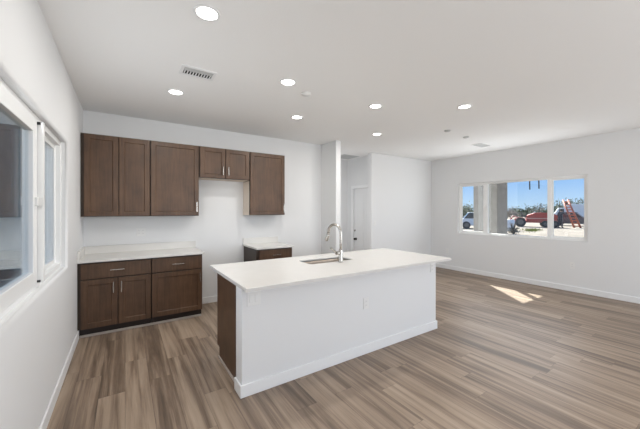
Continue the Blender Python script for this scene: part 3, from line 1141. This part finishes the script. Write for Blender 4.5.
def build_person(root):
    J = {'pelvis': (0, 0, .95), 'belly': (0, .01, 1.10), 'chest': (0.01, .02, 1.30), 'neck': (.02, .03, 1.47), 'head': (.04, .06, 1.57), 'crown': (.045, .065, 1.70),
         'hipL': (-.09, 0, .90), 'kneeL': (-.13, .03, .49), 'ankL': (-.15, -.02, .09), 'toeL': (-.15, .16, .035),
         'hipR': (.09, 0, .90), 'kneeR': (.11, .05, .49), 'ankR': (.12, 0, .09), 'toeR': (.14, .18, .035),
         'shL': (-.18, .02, 1.40), 'elL': (-.25, .04, 1.13), 'wrL': (-.20, .22, .98), 'haL': (-.18, .30, .98),
         'shR': (.20, .02, 1.40), 'elR': (.34, .12, 1.18), 'wrR': (.46, .30, 1.26), 'haR': (.51, .36, 1.29)}
    R = {'pelvis': .15, 'belly': .14, 'chest': .165, 'neck': .06, 'head': .088, 'crown': .075, 'hipL': .10, 'kneeL': .068, 'ankL': .05, 'toeL': .04,
         'hipR': .10, 'kneeR': .068, 'ankR': .05, 'toeR': .04, 'shL': .075, 'elL': .052, 'wrL': .036, 'haL': .036, 'shR': .075, 'elR': .052, 'wrR': .036, 'haR': .036}
    E_ = [('pelvis', 'belly'), ('belly', 'chest'), ('chest', 'neck'), ('neck', 'head'), ('head', 'crown'),
          ('pelvis', 'hipL'), ('hipL', 'kneeL'), ('kneeL', 'ankL'), ('ankL', 'toeL'), ('pelvis', 'hipR'), ('hipR', 'kneeR'), ('kneeR', 'ankR'), ('ankR', 'toeR'),
          ('chest', 'shL'), ('shL', 'elL'), ('elL', 'wrL'), ('wrL', 'haL'), ('chest', 'shR'), ('shR', 'elR'), ('elR', 'wrR'), ('wrR', 'haR')]
    # fingers: five short chains on each hand
    for sd_, w_, hd in (('L', 'wrL', 'haL'), ('R', 'wrR', 'haR')):
        base = Vector(J[hd]); dr = (Vector(J[hd]) - Vector(J[w_])).normalized()
        sdv = dr.cross(Vector((0, 0, 1))).normalized()
        for fi, (o_, ln) in enumerate(((-.03, .075), (-.01, .085), (.01, .08), (.03, .065), (-.045, .05))):
            q1 = base + sdv * o_ + dr * ln * .5 * (1 if fi < 4 else .2)
            q2 = base + sdv * o_ * (1.1 if fi < 4 else 1.5) + dr * ln - Vector((0, 0, .03))
            n1, n2 = f'f{sd_}{fi}a', f'f{sd_}{fi}b'
            J[n1], J[n2] = tuple(q1), tuple(q2)
            R[n1], R[n2] = .010, .008
            E_ += [(hd, n1), (n1, n2)]
    names = list(J)
    me = bpy.data.meshes.new('body')
    me.from_pydata([J[k2] for k2 in names], [(names.index(a), names.index(b)) for a, b in E_], [])
    tmp = bpy.data.objects.new('tmp_body', me)
    COL.objects.link(tmp)
    md = tmp.modifiers.new('skin', 'SKIN')
    for i, k2 in enumerate(names):
        me.skin_vertices[0].data[i].radius = (R[k2], R[k2] * (.8 if k2 in ('chest', 'belly', 'pelvis') else 1))
        me.skin_vertices[0].data[i].use_root = (k2 == 'pelvis')
    sb = tmp.modifiers.new('sub', 'SUBSURF'); sb.levels = 2; sb.render_levels = 2
    dg = bpy.context.evaluated_depsgraph_get()
    dg.update()
    nm = bpy.data.meshes.new_from_object(tmp.evaluated_get(dg))
    bpy.data.objects.remove(tmp)
    nm.name = 'body'
    nm.materials.clear()
    nm.materials.append(M_navy); nm.materials.append(M_skin); nm.materials.append(M_black)
    zmin = min(v.co.z for v in nm.vertices)
    for v in nm.vertices:
        v.co.z -= zmin
    hands = [Vector(J['haL']), Vector(J['haR'])]
    for p in nm.polygons:
        c = p.center
        p.use_smooth = True
        if c.z > 1.49 - zmin or any((c - h).length < .11 for h in hands):
            p.material_index = 1
        elif c.z < .10:
            p.material_index = 2
        else:
            p.material_index = 0
    o = bpy.data.objects.new('body', nm)
    COL.objects.link(o); o.parent = root
    # cap of hair over the back and top of the head
    mb = MB()
    bmesh.ops.create_uvsphere(mb.bm, u_segments=18, v_segments=12, radius=.105)
    for v in mb.bm.verts:
        v.co.z *= 1.12
    bmesh.ops.delete(mb.bm, geom=[v for v in mb.bm.verts if v.co.y > .045 and v.co.z < .03], context='VERTS')
    for v in mb.bm.verts:
        v.co += Vector((.042, .055, 1.635 - zmin))
    mb.build('hair', M_hair, root)
    # nose, ears
    MB().box(.034, .050, .135, .165, 1.60 - zmin, 1.63 - zmin, .006).build('nose', M_skin, root)
    MB().box(-.058, -.046, .04, .075, 1.595 - zmin, 1.65 - zmin, .005).build('ear', M_skin, root)
    MB().box(.134, .146, .04, .075, 1.595 - zmin, 1.65 - zmin, .005).build('ear', M_skin, root)


build_person(pe)
pe.rotation_euler.z += -0.55
pe.scale = (1.04, 1.04, 1.04)

# dark scrub and a white drum in the yard
sh = outside_thing('dead_shrub', 513, 20.5, 'dark dead shrub on the sand right of the porch column', 'shrub')
rnd = random.Random(5)
mb = MB()
for i in range(26):
    a = rnd.uniform(0, 2 * math.pi)
    r = rnd.uniform(.05, .32)
    hh = rnd.uniform(.25, .95)
    mb.tube([(0, 0, -.02), (r * .4 * math.cos(a), r * .4 * math.sin(a), hh * .5), (r * math.cos(a), r * math.sin(a), hh)], [.028, .022, .012], 5)
mb.build('branches', M_bark, sh)
mb = MB()
bm = mb.bm
for i in range(260):
    a = rnd.uniform(0, 2 * math.pi); r = rnd.uniform(.0, .42); z = rnd.uniform(.05, .45)
    q = Vector((r * math.cos(a), r * math.sin(a), z))
    d_ = Vector((rnd.uniform(-1, 1), rnd.uniform(-1, 1), rnd.uniform(-.3, 1))).normalized(); e_ = d_.orthogonal().normalized()
    bm.faces.new([bm.verts.new(q + d_ * .06), bm.verts.new(q + e_ * .025), bm.verts.new(q - d_ * .06), bm.verts.new(q - e_ * .025)])
mb.build('leaves', mat('scrub_leaves', (.06, .052, .032), .9), sh)

dr_ = outside_thing('drum', 510.5, 23.5, 'white drum standing behind the dark dead shrub', 'drum')
MB().lathe((0, 0, 0), [(0, 0), (.36, 0), (.38, .02), (.38, .35), (.395, .37), (.38, .39), (.38, .70), (.395, .72), (.38, .74), (.38, 1.05), (.36, 1.07), (0, 1.07)]).build('shell', M_white, dr_)
dr_.scale = (.75, .75, .85)
MB().lathe((.2, 0, 1.07), [(0, .03), (.05, .03), (.055, 0), (0, 0)]).build('bung', M_black, dr_)

# grass tufts in front of the tractor
gr_mb = MB()
bm = gr_mb.bm
for i in range(700):
    c = spot(rnd.gauss(532, 4.5), rnd.gauss(24.2, .9))
    h_ = rnd.uniform(.04, .16)
    a = rnd.uniform(0, math.pi)
    s_ = Vector((math.cos(a), math.sin(a), 0)) * .02
    tip = c + Vector((rnd.uniform(-.05, .05), rnd.uniform(-.05, .05), h_))
    bm.faces.new([bm.verts.new(c - s_), bm.verts.new(c + s_), bm.verts.new(tip)])
g_ = gr_mb.build('grass', mat('yellow_green_grass', (.26, .28, .08), .9))
g_['kind'] = 'stuff'
tag(g_, 'yellow green grass growing in front of the red tractor', 'grass')

# two cables hanging from the porch roof
for (y_, ln, lab) in ((3.476, .95, 'dark cable hanging from the porch roof, nearer the column'), (3.267, .94, 'dark cable hanging from the porch roof, farther from the column')):
    x_ = 9.0
    o = MB((x_, y_, 3.0)).tube([(x_, y_, 3.003), (x_ + .004, y_, 2.7), (x_ - .006, y_ + .004, 2.35), (x_, y_, 3.0 - ln)], .015, 8).build('hanging_cable', M_black)
    tag(o, lab, 'cable', 'cables under the porch roof')
